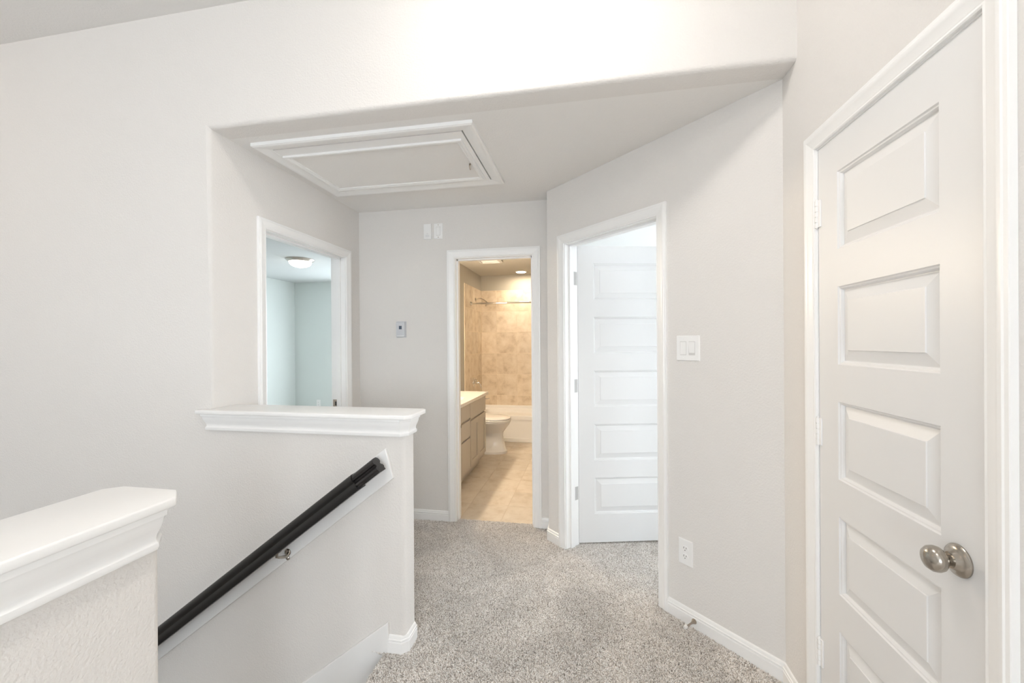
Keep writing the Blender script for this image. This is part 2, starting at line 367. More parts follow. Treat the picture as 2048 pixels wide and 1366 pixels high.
# stairs going down along the tall wall
st = MB(); prof = [(EDGE, -0.012), (EDGE, -2.9), (-4.5, -2.9)]
x, z = EDGE, -0.012; pts = []
for k in range(11):
    pts += [(x, z)]; z -= 0.19; pts += [(x, z)]; x -= 0.25
pts += [(-4.5, z)]
st.prism([(EDGE, -2.9)] + pts + [(-4.5, -2.9)], lambda p, t: (p[0], NY1 - 0.02 + (YA - NY1 + 0.02) * t, p[1]))
st.box(-4.5, EDGE, -0.62, NY1, -2.95, -2.85)
S(st.build('stair_floor', M['carpet'], clean=False), 'carpeted stairs going down beside the tall wall', 'stairs')
S(MB().box(-4.5, NX0, -0.66, -0.62, -2.9, 0.0).build('wall_stair_under', M['wall']), 'stairwell wall below the upper floor', 'wall')

# carpet pile: uncountable tufts, one object
def carpet_pile():
    poly = [(EDGE - 0.012, 1.15), (XR - 0.012, 1.15), (XR - 0.012, C45 - XR - 0.01), D45(EB, 0.012), D45(EB, -0.11), (1.05, 2.35), (1.05, 3.3), (-0.10, 3.3), (-0.10, 2.93),
            D45(EA, -0.11), D45(EA, 0.012), (KC - 0.02, C45 - KC), (KC - 0.02, YB - 0.012), (BB - 0.003, YB - 0.012), (BB - 0.003, YB + 0.05), (BA + 0.003, YB + 0.05), (BA + 0.003, YB - 0.012),
            (XL + 0.02, YB - 0.012), (XL + 0.02, YA + TH + 0.02), (HWX + 0.02, YA + TH + 0.02), (HWX + 0.02, YA - 0.02), (EDGE - 0.012, YA - 0.02)]
    me = bpy.data.meshes.new('carpet_pile'); bm = bmesh.new()
    f = bm.faces.new([bm.verts.new((x, y, -0.010)) for x, y in poly])
    bmesh.ops.triangulate(bm, faces=[f]); bmesh.ops.recalc_face_normals(bm, faces=bm.faces)
    for q in bm.faces:
        if q.normal.z < 0: q.normal_flip()
    bm.to_mesh(me); bm.free(); me.materials.append(M['pile'])
    o = bpy.data.objects.new('carpet_pile', me); COL.objects.link(o)
    g = bpy.data.node_groups.new('pile', 'GeometryNodeTree')
    g.interface.new_socket('Geometry', in_out='INPUT', socket_type='NodeSocketGeometry'); g.interface.new_socket('Geometry', in_out='OUTPUT', socket_type='NodeSocketGeometry')
    N = g.nodes.new; L = g.links.new
    gi, go = N('NodeGroupInput'), N('NodeGroupOutput')
    dp = N('GeometryNodeDistributePointsOnFaces'); dp.inputs['Density'].default_value = 72000; L(gi.outputs[0], dp.inputs['Mesh'])
    cone = N('GeometryNodeMeshCone'); cone.inputs['Vertices'].default_value = 5; cone.inputs['Radius Top'].default_value = 0.0018; cone.inputs['Radius Bottom'].default_value = 0.0025; cone.inputs['Depth'].default_value = 0.011
    sm = N('GeometryNodeSetMaterial'); sm.inputs['Material'].default_value = M['pile']; L(cone.outputs['Mesh'], sm.inputs['Geometry'])
    ip = N('GeometryNodeInstanceOnPoints'); L(dp.outputs['Points'], ip.inputs['Points']); L(sm.outputs[0], ip.inputs['Instance'])
    rr = N('FunctionNodeRandomValue'); rr.data_type = 'FLOAT_VECTOR'; rr.inputs[0].default_value = (-0.75, -0.75, 0); rr.inputs[1].default_value = (0.75, 0.75, 6.28)
    L(rr.outputs[0], ip.inputs['Rotation'])
    rs = N('FunctionNodeRandomValue'); rs.data_type = 'FLOAT_VECTOR'; rs.inputs[0].default_value = (0.7, 0.7, 0.75); rs.inputs[1].default_value = (1.3, 1.3, 1.25)
    L(rs.outputs[0], ip.inputs['Scale'])
    rt = N('FunctionNodeRandomValue'); rt.data_type = 'FLOAT'
    sa = N('GeometryNodeStoreNamedAttribute'); sa.domain = 'INSTANCE'; sa.data_type = 'FLOAT'; sa.inputs['Name'].default_value = 'tint'
    L(ip.outputs[0], sa.inputs['Geometry']); L(rt.outputs[1], sa.inputs['Value']); L(sa.outputs[0], go.inputs[0])
    md = o.modifiers.new('pile', 'NODES'); md.node_group = g
    tag(o, 'short grey beige cut pile of the hall carpet', 'carpet', kind='stuff')
carpet_pile()

# ------------------------------------------------------------------ trim profiles
CAS = [(0, 0), (0, 0.008), (0.004, 0.0105), (0.009, 0.0095), (0.012, 0.0110), (0.026, 0.0125), (0.034, 0.0150), (0.039, 0.0172), (0.046, 0.0172), (0.049, 0.0150), (0.057, 0.0145), (0.059, 0.013), (0.059, 0)]
def doorframe(name, org, u, n, W, H, label, th=TH, back=True, strike=None):
    """u along the wall, n into the wall; org = bottom corner of the clear opening on the visible face"""
    U = Vector((*u, 0)); N = Vector((*n, 0)); O = Vector((*org, 0))
    root = empty(name, O); S(root, label, 'door frame')
    def pt(a, z, d): return O + U * a + N * d + Vector((0, 0, z))
    rv = 0.005
    for side in ((0, 1) if back else (0,)):
        dd = lambda d: (-d if side == 0 else th + d)
        mb = MB().loops([[pt(-rv - w_, 0, dd(d)) for w_, d in CAS], [pt(-rv - w_, H + rv + w_, dd(d)) for w_, d in CAS]]); P(mb, 'casing_leg', M['trim'], root, smooth=True)
        mb = MB().loops([[pt(W + rv + w_, 0, dd(d)) for w_, d in CAS], [pt(W + rv + w_, H + rv + w_, dd(d)) for w_, d in CAS]]); P(mb, 'casing_leg', M['trim'], root, smooth=True)
        mb = MB().loops([[pt(-rv - w_, H + rv + w_, dd(d)) for w_, d in CAS], [pt(W + rv + w_, H + rv + w_, dd(d)) for w_, d in CAS]]); P(mb, 'casing_head', M['trim'], root, smooth=True)
    def blk(nm, a0, a1, z0, z1, d0, d1, mat='trim'):
        P(MB().prism([(a0, z0), (a1, z0), (a1, z1), (a0, z1)], lambda p, t: pt(p[0], p[1], d0 + (d1 - d0) * t)), nm, M[mat], root)
    blk('jamb', -0.019, 0, 0, H + 0.019, 0, th); blk('jamb', W, W + 0.019, 0, H + 0.019, 0, th); blk('jamb', 0, W, H, H + 0.019, 0, th)
    s0 = 0.042 if name in ('trim_closet',) else th - 0.078
    blk('stop', 0, 0.011, 0, H, s0, s0 + 0.034); blk('stop', W - 0.011, W, 0, H, s0, s0 + 0.034); blk('stop', 0, W, H - 0.011, H, s0, s0 + 0.034)
    return root, pt
DZ = 2.036
fr1, pt1 = doorframe('trim_bedroom', (XL, D1A), (0, 1), (-1, 0), D1B - D1A, DZ, 'white door frame around the bedroom doorway behind the half wall')
fr2, pt2 = doorframe('trim_bath', (BA, YB), (1, 0), (0, 1), BB - BA, DZ, 'white door frame around the bathroom doorway')
fr3, pt3 = doorframe('trim_angled', D45(EA), (R2, -R2), (R2, R2), EB - EA, DZ, 'white door frame around the open door in the diagonal wall')
fr4, pt4 = doorframe('trim_closet', (XR, CA), (0, 1), (1, 0), CB - CA, DZ, 'white door frame around the closed closet door', back=False)
# strike plate on the bedroom jamb, hinge leaves on the bathroom jamb
W1 = D1B - D1A
mb = MB().prism([(0.905, 0), (0.965, 0)] and [(0.068, 0.895), (0.108, 0.895), (0.108, 0.955), (0.068, 0.955)], lambda p, t: pt1(W1 - 0.0005 - 0.0015 * t, p[1], p[0]))
sp = P(mb, 'strike_plate', M['bronze'], fr1)
mb = MB().prism([(0.078, 0.91), (0.092, 0.91), (0.092, 0.94), (0.078, 0.94)], lambda p, t: pt1(W1 - 0.0018 - 0.001 * t, p[1], p[0])); P(mb, 'strike_hole', M['slot'], fr1)
for z in (0.31, 1.04, 1.77):
    pts_ = [(0.080, z), (0.108, z), (0.108, z + 0.09), (0.080, z + 0.09)]
    P(MB().prism(pts_, lambda p, t: pt2(BB - BA - 0.0002 - 0.0012 * t, p[1], p[0])), 'hinge_leaf', M['plastic'], fr2)
    P(MB().prism(pts_, lambda p, t: pt3(0.0002 + 0.0012 * t, p[1], p[0])), 'hinge_leaf', M['hinge'], fr3)

BASE = [(0, -0.012), (0.0135, -0.012), (0.0135, 0.046), (0.0100, 0.0485), (0.0100, 0.0515), (0.0130, 0.0535), (0.0130, 0.0585), (0.0085, 0.0610), (0.0085, 0.0665), (0.0060, 0.073), (0.0015, 0.076), (0, 0.076)]
def baseboard(name, path, label, mat='trim'):
    # the room lies on the right-hand side of travel
    S(MB().sweep(path, BASE).build(name, M[mat], smooth=True), label, 'baseboard')
CW = 0.064
baseboard('baseboard_back', [(XL, YB), (BA - CW, YB)], 'white baseboard between half wall and bathroom doorway')
baseboard('baseboard_corner', [(BB + CW, YB), (KC, YB)], 'tiny white baseboard between bathroom door frame and corner')
baseboard('baseboard_return', [(KC, YB), (KC, C45 - KC), D45(EA - CW)], 'short white baseboard wrapping the convex hall corner')
baseboard('baseboard_angled', [D45(EB + CW), (XR, C45 - XR), (XR, CB + CW)], 'white baseboard under the outlet turning to the closet door')
baseboard('baseboard_right', [(XR, CA - CW), (XR, -4.2)], 'white baseboard on the wall past the closet door')
baseboard('baseboard_left', [(XL, YA + TH), (XL, D1A - CW)], 'white baseboard beside the bedroom doorway')
baseboard('baseboard_left_far', [(XL, D1B + CW), (XL, YB)], 'white baseboard in the far corner past the bedroom doorway')
c_ = 0.02
baseboard('baseboard_halfwall', [(-1.81, YA + TH), (HWX - c_, YA + TH), (HWX, YA + TH - c_), (HWX, YA + c_), (HWX - c_, YA), (-0.886, YA)][::-1], 'white stepped baseboard wrapping the half wall end')
baseboard('baseboard_bath_tub', [(BXL, 4.66), (BXL, TUBY)], 'baseboard behind the toilet')

# half wall caps
MOLD = [(0, 1.0475), (0.036, 1.0475), (0.036, 1.0355), (0.031, 1.0340), (0.0295, 1.0300), (0.0290, 1.0240), (0.0235, 1.0100), (0.0170, 0.9980), (0.0150, 0.9880), (0.0165, 0.9830), (0.0200, 0.9800), (0.0205, 0.9720), (0.0180, 0.9665), (0, 0.965)]
def cap(name, slab_pts, mold_path, label, loc):
    root = empty(name, loc); S(root, label, 'ledge')
    mb = MB().prism(slab_pts, lambda p, t: (p[0], p[1], 1.0475 + (CAPZ - 1.0475) * t))
    P(mb, 'cap_board', M['trim'], root, bevel=0.004, seg=3, smooth=True)
    P(MB().sweep(mold_path, [(o * 0.86, z) for o, z in MOLD]), 'crown_molding', M['trim'], root, smooth=True)
ov, xe, yk = 0.046, HWX + 0.046, YA + TH + 0.046
cap('trim_cap_far', [(XL - 0.046, YA - ov), (xe - 0.025, YA - ov), (xe, YA - ov + 0.025), (xe, yk - 0.02), (xe - 0.02, yk), (XL + 0.001, yk), (XL + 0.001, YA - 0.0005), (XL - 0.046, YA - 0.0005)],
    [(XL + 0.02, YA + TH), (HWX - c_, YA + TH), (HWX, YA + TH - c_), (HWX, YA + c_), (HWX - c_, YA), (XL, YA), (XL, YA + 0.003)][::-1],
    'white molded ledge capping the half wall in front of the hall', (-1.3, YA, 0.965))
cap('trim_cap_near', [(-1.052, -0.62), (-1.052, 0.734), (-1.022, 0.757), (-0.884, 0.757), (-0.841, 0.720), (-0.841, -0.62)],
    [(NX0, -0.62), (NX0, NY1 - 0.026), (NX0 + 0.026, NY1), (NX1 - 0.026, NY1), (NX1, NY1 - 0.026), (NX1, -0.62)][::-1], 'white molded ledge capping the near half wall', (-0.95, 0.1, 0.965))

# stair skirt board
SK = 0.775
mb = MB().prism([(-0.886, 0.137), (-3.6, 0.137 - SK * 2.714), (-3.6, -0.55 - SK * 2.714), (-0.886, -0.45)], lambda p, t: (p[0], YA - 0.016 * t, p[1]))
S(mb.build('trim_skirt', M['trim'], bevel=0.003), 'sloping white skirt board at the foot of the stair wall', 'trim')

# ------------------------------------------------------------------ panelled doors
STK = [(0, 0), (0.003, 0.0040), (0.007, 0.0045), (0.010, 0.0090), (0.012, 0.0135)]
PROWS = [(1.672, 1.920), (1.3055, 1.5535), (0.939, 1.187), (0.5725, 0.8205), (0.206, 0.454)]
def panel_door(name, label, hinge_pt, ang, W, knob_side=-1, flip=1, hinge_mat='plastic', knob=True, H=2.026, z0=0.012, knob_z=0.907, offset=0.0):
    """leaf runs from hinge_pt along angle ang; local +y * flip is the face seen"""
    root = empty(name, (hinge_pt[0], hinge_pt[1], 0)); root.rotation_euler[2] = ang; S(root, label, 'door')
    T = 0.035
    def L(a, d, z): return (a, (offset - d) * flip, z)   # d: depth from the seen face
    def child(mb, nm, mat, **k): o = mb.build(nm, mat, **k); o.parent = root; return o
    sx = 0.108; a0, a1 = sx, W - sx
    mb = MB(); zr = [z0] + [v for r in sorted(PROWS) for v in r] + [z0 + H]
    for f, sg in ((0, 1), (T, -1)):
        D = lambda d: f + sg * d
        mb.add([L(0, f, z0), L(a0, f, z0), L(a0, f, z0 + H), L(0, f, z0 + H)], [(0, 1, 2, 3)])
        mb.add([L(a1, f, z0), L(W, f, z0), L(W, f, z0 + H), L(a1, f, z0 + H)], [(0, 1, 2, 3)])
        for k in range(0, len(zr), 2): mb.add([L(a0, f, zr[k]), L(a1, f, zr[k]), L(a1, f, zr[k + 1]), L(a0, f, zr[k + 1])], [(0, 1, 2, 3)])
        for b, t in PROWS:
            mb.loops([[L(a0 + i, D(d), b + i), L(a1 - i, D(d), b + i), L(a1 - i, D(d), t - i), L(a0 + i, D(d), t - i)] for i, d in STK], caps=False)
    c = [L(0, 0, z0), L(W, 0, z0), L(W, 0, z0 + H), L(0, 0, z0 + H)]; k = [L(0, T, z0), L(W, T, z0), L(W, T, z0 + H), L(0, T, z0 + H)]
    mb.add(c + k, [(0, 1, 5, 4), (1, 2, 6, 5), (2, 3, 7, 6), (3, 0, 4, 7)])
    child(mb, 'stiles_and_rails', M['door'], clean=False)
    # raised panels: one mesh shared by the five
    i = STK[-1][0] - 0.001; hh = PROWS[0][1] - PROWS[0][0]
    prof = [(i, 0.0132), (i + 0.003, 0.0132), (i + 0.034, 0.0050), (i + 0.0355, 0.0025), (i + 0.037, 0.0025)]
    rect = lambda q, d: [(a0 + q, d, q), (a1 - q, d, q), (a1 - q, d, hh - q), (a0 + q, d, hh - q)]
    rings = [[L(p[0], p[1], p[2]) for p in rect(q, d)] for q, d in reversed(prof)] + [[L(p[0], T - p[1], p[2]) for p in rect(q, d)] for q, d in prof]
    first = None
    for b, t in PROWS:
        if first is None:
            o = child(MB().loops(rings), 'panel', M['door']); first = o
        else:
            o = bpy.data.objects.new('panel', first.data); COL.objects.link(o); o.parent = root
        o.location = (0, 0, b)
    # hinges: knuckles on the seen or far face
    for z in (1.77, 1.025, 0.265):
        hb = MB(); y = (offset + 0.004) * flip if hinge_mat == 'plastic' else (offset - T * 0.6) * flip; kx = -0.002 if hinge_mat == 'plastic' else -0.011
        for q in range(5): hb.lathe([(0.0066, 0), (0.0066, 0.0164)], (kx, y, z + 0.0185 * q), (0, 0, 1), 12)
        hb.lathe([(0.004, 0), (0.004, 0.099)], (kx, y, z - 0.003), (0, 0, 1), 10)
        ho = child(hb, 'hinge', M[hinge_mat], smooth=True)
        lf = MB().box(-0.004 if hinge_mat == 'plastic' else -0.022, 0.016 if hinge_mat == 'plastic' else 0.001, min(y, y - 0.004 * flip) if hinge_mat == 'plastic' else y - 0.001, max(y, y - 0.004 * flip) if hinge_mat == 'plastic' else y + 0.002, z, z + 0.092)
        lo = lf.build('hinge_leaf', M[hinge_mat]); lo.parent = ho
    if knob:
        ka = W - 0.062
        for f, sg in ((0, 1), (T, -1)):
            base = L(ka, f, knob_z); ax = (0, flip * sg, 0)
            kb = MB().lathe([(0.0, 0.010), (0.0125, 0.010), (0.0115, 0.022), (0.013, 0.026), (0.020, 0.031), (0.0255, 0.037), (0.0275, 0.044), (0.0265, 0.052), (0.0215, 0.059), (0.012, 0.0640), (0.0, 0.0655)], base, ax, 32)
            ko = child(kb, 'knob', M['nickel'], smooth=True)
            ro = MB().lathe([(0.0, 0.0), (0.0345, 0.0), (0.0345, 0.003), (0.0325, 0.006), (0.027, 0.009), (0.0215, 0.012), (0.0185, 0.017), (0.0165, 0.0185), (0.0, 0.0185)], base, ax, 36).build('rosette', M['nickel'], smooth=True)
            ro.parent = ko
        P_ = MB().box(W - 0.0015, W + 0.0012, min(L(0, 0.006, 0)[1], L(0, 0.030, 0)[1]), max(L(0, 0.006, 0)[1], L(0, 0.030, 0)[1]), knob_z - 0.03, knob_z + 0.03)
        child(P_, 'latch_plate', M['bronze'])
    return root
# closet door (closed, seen face towards -x)
panel_door('door_1', 'closed white five panel closet door with a nickel knob', (XR + 0.001, CB - 0.003), -pi / 2, CB - CA - 0.006, flip=-1, offset=0.0)
# open door in the diagonal wall
hp = Vector(D45(EA + 0.002, -TH)); la = math.atan2(0.128, 0.538)
panel_door('door_2', 'white five panel door standing open into the bright room', (hp.x, hp.y), la, EB - EA - 0.006, flip=-1, hinge_mat='hinge', offset=0.0)
panel_door('door_3', 'white five panel bathroom door swung open inside the bathroom', (BB + 0.001, YB + TH + 0.004), pi / 2 - 0.03, BB - BA - 0.006, flip=1, hinge_mat='hinge', offset=0.0)

# ------------------------------------------------------------------ attic hatch
hr = empty('attic_hatch', (-1.137, 2.287, ZC)); tag(hr, 'white framed attic access panel in the hall ceiling', 'attic hatch')
HC = [(0, 0), (0, 0.010), (0.005, 0.013), (0.016, 0.0125), (0.022, 0.0150), (0.042, 0.0185), (0.052, 0.0215), (0.062, 0.0215), (0.066, 0.018), (0.070, 0.017), (0.070, 0)]
def hframe(nm, x0, x1, y0, y1, prof, zt, mat):
    c0 = [(x0, y0), (x1, y0), (x1, y1), (x0, y1)]; sg = [(-1, -1), (1, -1), (1, 1), (-1, 1)]
    for k in range(4):
        j = (k + 1) % 4
        P(MB().loops([[(c0[q][0] + sg[q][0] * w_, c0[q][1] + sg[q][1] * w_, zt - d) for w_, d in prof] for q in (k, j)]), nm, mat, hr, smooth=True)
hframe('trim_strip', HX0, HX1, HY0, HY1, HC, ZC, M['trim'])
gx, gy = 0.007, 0.006
px0, px1, py0, py1 = HX0 + 0.001, HX1 - gx, HY0 + gy, HY1 - 0.001
PZ = ZC - 0.0115
P(MB().box(px0, px1, py0, py1, PZ, ZC + 0.012), 'panel_board', M['trim'], hr)
PM = [(0, 0), (0, 0.005), (0.004, 0.007), (0.009, 0.0060), (0.015, 0.0085), (0.022, 0.0115), (0.028, 0.011), (0.031, 0.008), (0.031, 0)]
hframe('panel_molding', px0 + 0.034, px1 - 0.054, py0 + 0.100, py1 - 0.060, PM, PZ, M['trim'])
P(MB().box(px0 + 0.033, px1 - 0.053, py0 + 0.099, py1 - 0.059, PZ - 0.0008, PZ), 'inset_panel', M['ceiling'], hr)
pr = MB(); cx_, cy_ = px1 - 0.062, 2.345
pr.tube([(cx_, cy_ + 0.014 * math.cos(t * pi / 8), ZC - 0.032 + 0.014 * math.sin(t * pi / 8)) for t in range(17)], 0.002, 8)
rp = P(pr, 'pull_ring', M['bronze'], hr, smooth=True)
P(MB().lathe([(0.006, 0), (0.006, 0.004), (0.003, 0.006), (0.003, 0.010)], (cx_, cy_, ZC - 0.012), (0, 0, -1), 12), 'ring_eye', M['bronze'], hr, smooth=True)

# ------------------------------------------------------------------ handrail
SL = 0.766                                   # slope of the stair rail
ca = math.atan(SL); dx, dz = -math.cos(ca), -math.sin(ca)
rx0, rz0, ry = -0.915, 0.886, YA - 0.074     # top end of the rail, on its top edge line
hrail = empty('handrail', (-1.45, YA, 0.3)); tag(hrail, 'dark brown wooden handrail sloping down the stair wall on a white board', 'handrail')
RP = [(-0.012, 0.0), (0.012, 0.0), (0.021, -0.005), (0.0265, -0.014), (0.0265, -0.024), (0.0185, -0.029), (0.0175, -0.036), (0.0285, -0.042), (0.0305, -0.050), (0.0265, -0.056), (0.0265, -0.067), (-0.0265, -0.067), (-0.0265, -0.056),
      (-0.0305, -0.050), (-0.0285, -0.042), (-0.0175, -0.036), (-0.0185, -0.029), (-0.0265, -0.024), (-0.0265, -0.014), (-0.021, -0.005)]
SP_ = [(-0.014, 0.003), (0.014, 0.003), (0.024, -0.003), (0.030, -0.013), (0.031, -0.026), (0.027, -0.034), (0.031, -0.043), (0.0335, -0.054), (0.0300, -0.070), (-0.0300, -0.070), (-0.0335, -0.054), (-0.031, -0.043), (-0.027, -0.034), (-0.031, -0.026), (-0.030, -0.013), (-0.024, -0.003)]
upx, upz = -math.sin(ca), math.cos(ca)   # unit normal above the rail line
def railpt(s, q): return (rx0 + dx * s + upx * q[1], ry - q[0], rz0 + dz * s + upz * q[1])
P(MB().loops([[railpt(s, q) for q in RP] for s in (0.0, 0.18)]), 'rail_end', M['rail'], hrail, smooth=True)
P(MB().loops([[railpt(s, q) for q in SP_] for s in (0.125, 0.8, 1.6, 2.5, 3.2)]), 'rail', M['sleeve'], hrail, smooth=True)
# mounting board: its top end is cut nearly upright
P(MB().prism([(-0.892, 0.914), (-3.6, 0.914 - 0.77 * 2.708), (-3.6, 0.783 - 0.77 * 2.745), (-0.855, 0.783)], lambda p, t: (p[0], YA - 0.018 * t, p[1])), 'mounting_board', M['trim'], hrail, bevel=0.003)
for s in (0.66, 2.2):
    bx, bz = rx0 + dx * s - upx * 0.070, rz0 + dz * s - upz * 0.070
    wx, wz = bx + 0.012, bz - 0.030
    br = MB().tube([(bx, ry, bz + 0.002), (bx, ry, bz - 0.014), (bx + 0.004, ry + 0.012, bz - 0.022), (wx, YA - 0.030, wz - 0.004), (wx, YA - 0.018, wz)], [0.0065, 0.0065, 0.0065, 0.007, 0.008], 12)
    bo = P(br, 'bracket', M['nickel'], hrail, smooth=True)
    mb = MB().lathe([(0.0, 0), (0.016, 0), (0.016, 0.003), (0.012, 0.007), (0, 0.008)], (wx, YA - 0.018, wz + 0.012), (0, -1, 0), 20)
    mb.lathe([(0.0, 0), (0.010, 0), (0.010, 0.003), (0.006, 0.006), (0, 0.007)], (wx, YA - 0.018, wz - 0.016), (0, -1, 0), 16)
    o = mb.build('wall_plate', M['nickel'], smooth=True); o.parent = bo
    mb = MB().prism([(-0.018, -0.010), (0.018, -0.010), (0.018, 0.010), (-0.018, 0.010)], lambda p, t: railpt(s + p[0], (p[1], -0.070 - 0.003 * t)))
    o = mb.build('rail_saddle', M['nickel']); o.parent = bo

# ------------------------------------------------------------------ wall plates (local frame: u along the wall, n out of the wall)
def frame(org, u, n):
    U = Vector((*u, 0)); N = Vector((*n, 0)); O = Vector(org)
    return lambda a, z, d: O + U * a + N * d + Vector((0, 0, z))
def rbox(pt, a0, a1, z0, z1, d0, d1, inset=0.0):
    return MB().loops([[pt(a0, z0, d0), pt(a1, z0, d0), pt(a1, z1, d0), pt(a0, z1, d0)], [pt(a0 + inset, z0 + inset, d1), pt(a1 - inset, z0 + inset, d1), pt(a1 - inset, z1 - inset, d1), pt(a0 + inset, z1 - inset, d1)]])
def screw(pt, a, z, d, root, mat='plastic'):
    c = pt(a, z, d); ax = pt(0, 0, 1) - pt(0, 0, 0)
    P(MB().lathe([(0.0033, 0), (0.0033, 0.0008), (0.002, 0.0012), (0, 0.0012)], c, ax, 12), 'screw', M[mat], root)
def rocker(pt, a, z, root, tilt):
    P(rbox(pt, a - 0.0175, a + 0.0175, z - 0.0345, z + 0.0345, 0.004, 0.0062, 0.001), 'switch_frame', M['plastic_shade'], root)
    P(MB().loops([[pt(a - 0.0145, z - 0.031, 0.0045), pt(a + 0.0145, z - 0.031, 0.0045), pt(a + 0.0145, z + 0.031, 0.0045), pt(a - 0.0145, z + 0.031, 0.0045)],
                  [pt(a - 0.0145, z - 0.031, 0.0068 + tilt), pt(a + 0.0145, z - 0.031, 0.0068 + tilt), pt(a + 0.0145, z + 0.031, 0.0068 - tilt + 0.002), pt(a - 0.0145, z + 0.031, 0.0068 - tilt + 0.002)]]), 'rocker', M['plastic'], root)
def plate(name, label, cat, org, u, n, wd, ht):
    root = empty(name, org); tag(root, label, cat); pt = frame(org, u, n)
    P(rbox(pt, -wd / 2, wd / 2, -ht / 2, ht / 2, 0.0, 0.0055, 0.003), 'cover_plate', M['plastic'], root)
    return root, pt
def duplex(root, pt):
    for s in (-1, 1):
        zc = s * 0.0195
        c = [(0.0165 * math.cos(t), 0.0145 * max(-0.86, min(0.86, math.sin(t)))) for t in [2 * pi * k / 20 for k in range(20)]]
        P(MB().loops([[pt(a, zc + z, 0.0055) for a, z in c], [pt(a, zc + z, 0.0075) for a, z in c]]), 'receptacle', M['plastic'], root)
        for a, hh in ((-0.0065, 0.0045), (0.0065, 0.0035)):
            P(rbox(pt, a - 0.0011, a + 0.0011, zc + 0.003 - hh, zc + 0.003 + hh, 0.0075, 0.0079), 'slot', M['slot'], root)
        P(rbox(pt, -0.002, 0.002, zc - 0.0105, zc - 0.0065, 0.0075, 0.0079), 'slot', M['slot'], root)
    screw(pt, 0, 0, 0.0055, root)
# double rocker on the diagonal wall
s_sw = (0.4825 - KC) / R2; q = D45(s_sw)
r_, p_ = plate('light_switch', 'white double rocker switch plate beside the open door', 'light switch', (q[0], q[1], 1.349), (R2, -R2), (-R2, -R2), 0.124, 0.124)
rocker(p_, -0.023, 0, r_, 0.0016); rocker(p_, 0.023, 0, r_, -0.0012)
for a in (-0.023, 0.023):
    for z in (-0.048, 0.048): screw(p_, a, z, 0.0055, r_)
q = D45((0.469 - KC) / R2)
r_, p_ = plate('wall_outlet', 'white duplex outlet low on the diagonal wall above the door stop', 'outlet', (q[0], q[1], 0.342), (R2, -R2), (-R2, -R2), 0.077, 0.125)
duplex(r_, p_)
r_, p_ = plate('light_switch', 'white single rocker switch plate high on the end wall beside the slotted box', 'light switch', (-1.1425, YB, 2.2555), (1, 0), (0, -1), 0.073, 0.122)
rocker(p_, 0, 0, r_, 0.0012); screw(p_, 0, 0.048, 0.0055, r_, 'bronze'); screw(p_, 0, -0.048, 0.0055, r_, 'bronze')
r_ = empty('door_chime', (-1.2285, YB, 2.2545)); tag(r_, 'slim white slotted wall box high above the thermostat', 'wall box'); p_ = frame((-1.2285, YB, 2.2545), (1, 0), (0, -1))
P(rbox(p_, -0.0325, 0.0325, -0.0605, 0.0605, 0, 0.014, 0.003), 'cover', M['plastic'], r_)
for z, h_ in ((-0.018, 0.0012), (-0.030, 0.0014), (-0.041, 0.0012)): P(rbox(p_, -0.016 + (0.01 if z == -0.018 else 0), 0.016 - (0.01 if z == -0.018 else 0), z - h_, z + h_, 0.014, 0.0143), 'slot', M['grey_plastic'], r_)
r_ = empty('thermostat', (-1.456, YB, 1.492)); tag(r_, 'pale grey thermostat with a small dark display on the end wall', 'thermostat'); p_ = frame((-1.456, YB, 1.492), (1, 0), (0, -1))
P(rbox(p_, -0.041, 0.041, -0.064, 0.064, 0, 0.006, 0.001), 'back_plate', M['grey_plastic'], r_)
P(rbox(p_, -0.039, 0.039, -0.061, 0.061, 0.006, 0.022, 0.004), 'housing', M['grey_plastic'], r_, bevel=0.002)
P(rbox(p_, -0.012, 0.012, 0.001, 0.028, 0.022, 0.0224), 'display', M['screen'], r_)
P(rbox(p_, -0.030, 0.030, -0.054, -0.050, 0.0205, 0.0225), 'grip_line', M['plastic'], r_)
# bedroom outlet
r_, p_ = plate('wall_outlet', 'white outlet on the far bedroom wall just above the ledge', 'outlet', (-4.55, 6.4, 0.36), (1, 0), (0, -1), 0.077, 0.125)
duplex(r_, p_)

# door stop on the baseboard
q = D45((0.505 - KC) / R2, 0.0125); nz = Vector((-R2, -R2, 0)); b0 = Vector((q[0], q[1], 0.033))
r_ = empty('door_stop', b0); tag(r_, 'nickel door stop with white tip screwed to the baseboard', 'door stop')
P(MB().lathe([(0.0, 0.0), (0.0125, 0.0), (0.0120, 0.003), (0.0085, 0.010), (0.0055, 0.020), (0.0042, 0.030), (0.0042, 0.066), (0, 0.066)], b0, nz, 20), 'rod', M['bronze'], r_, smooth=True)
P(MB().lathe([(0.0, 0.064), (0.0075, 0.064), (0.0085, 0.068), (0.0085, 0.076), (0.0065, 0.081), (0, 0.082)], b0, nz, 16), 'bumper_tip', M['rubber'], r_, smooth=True)

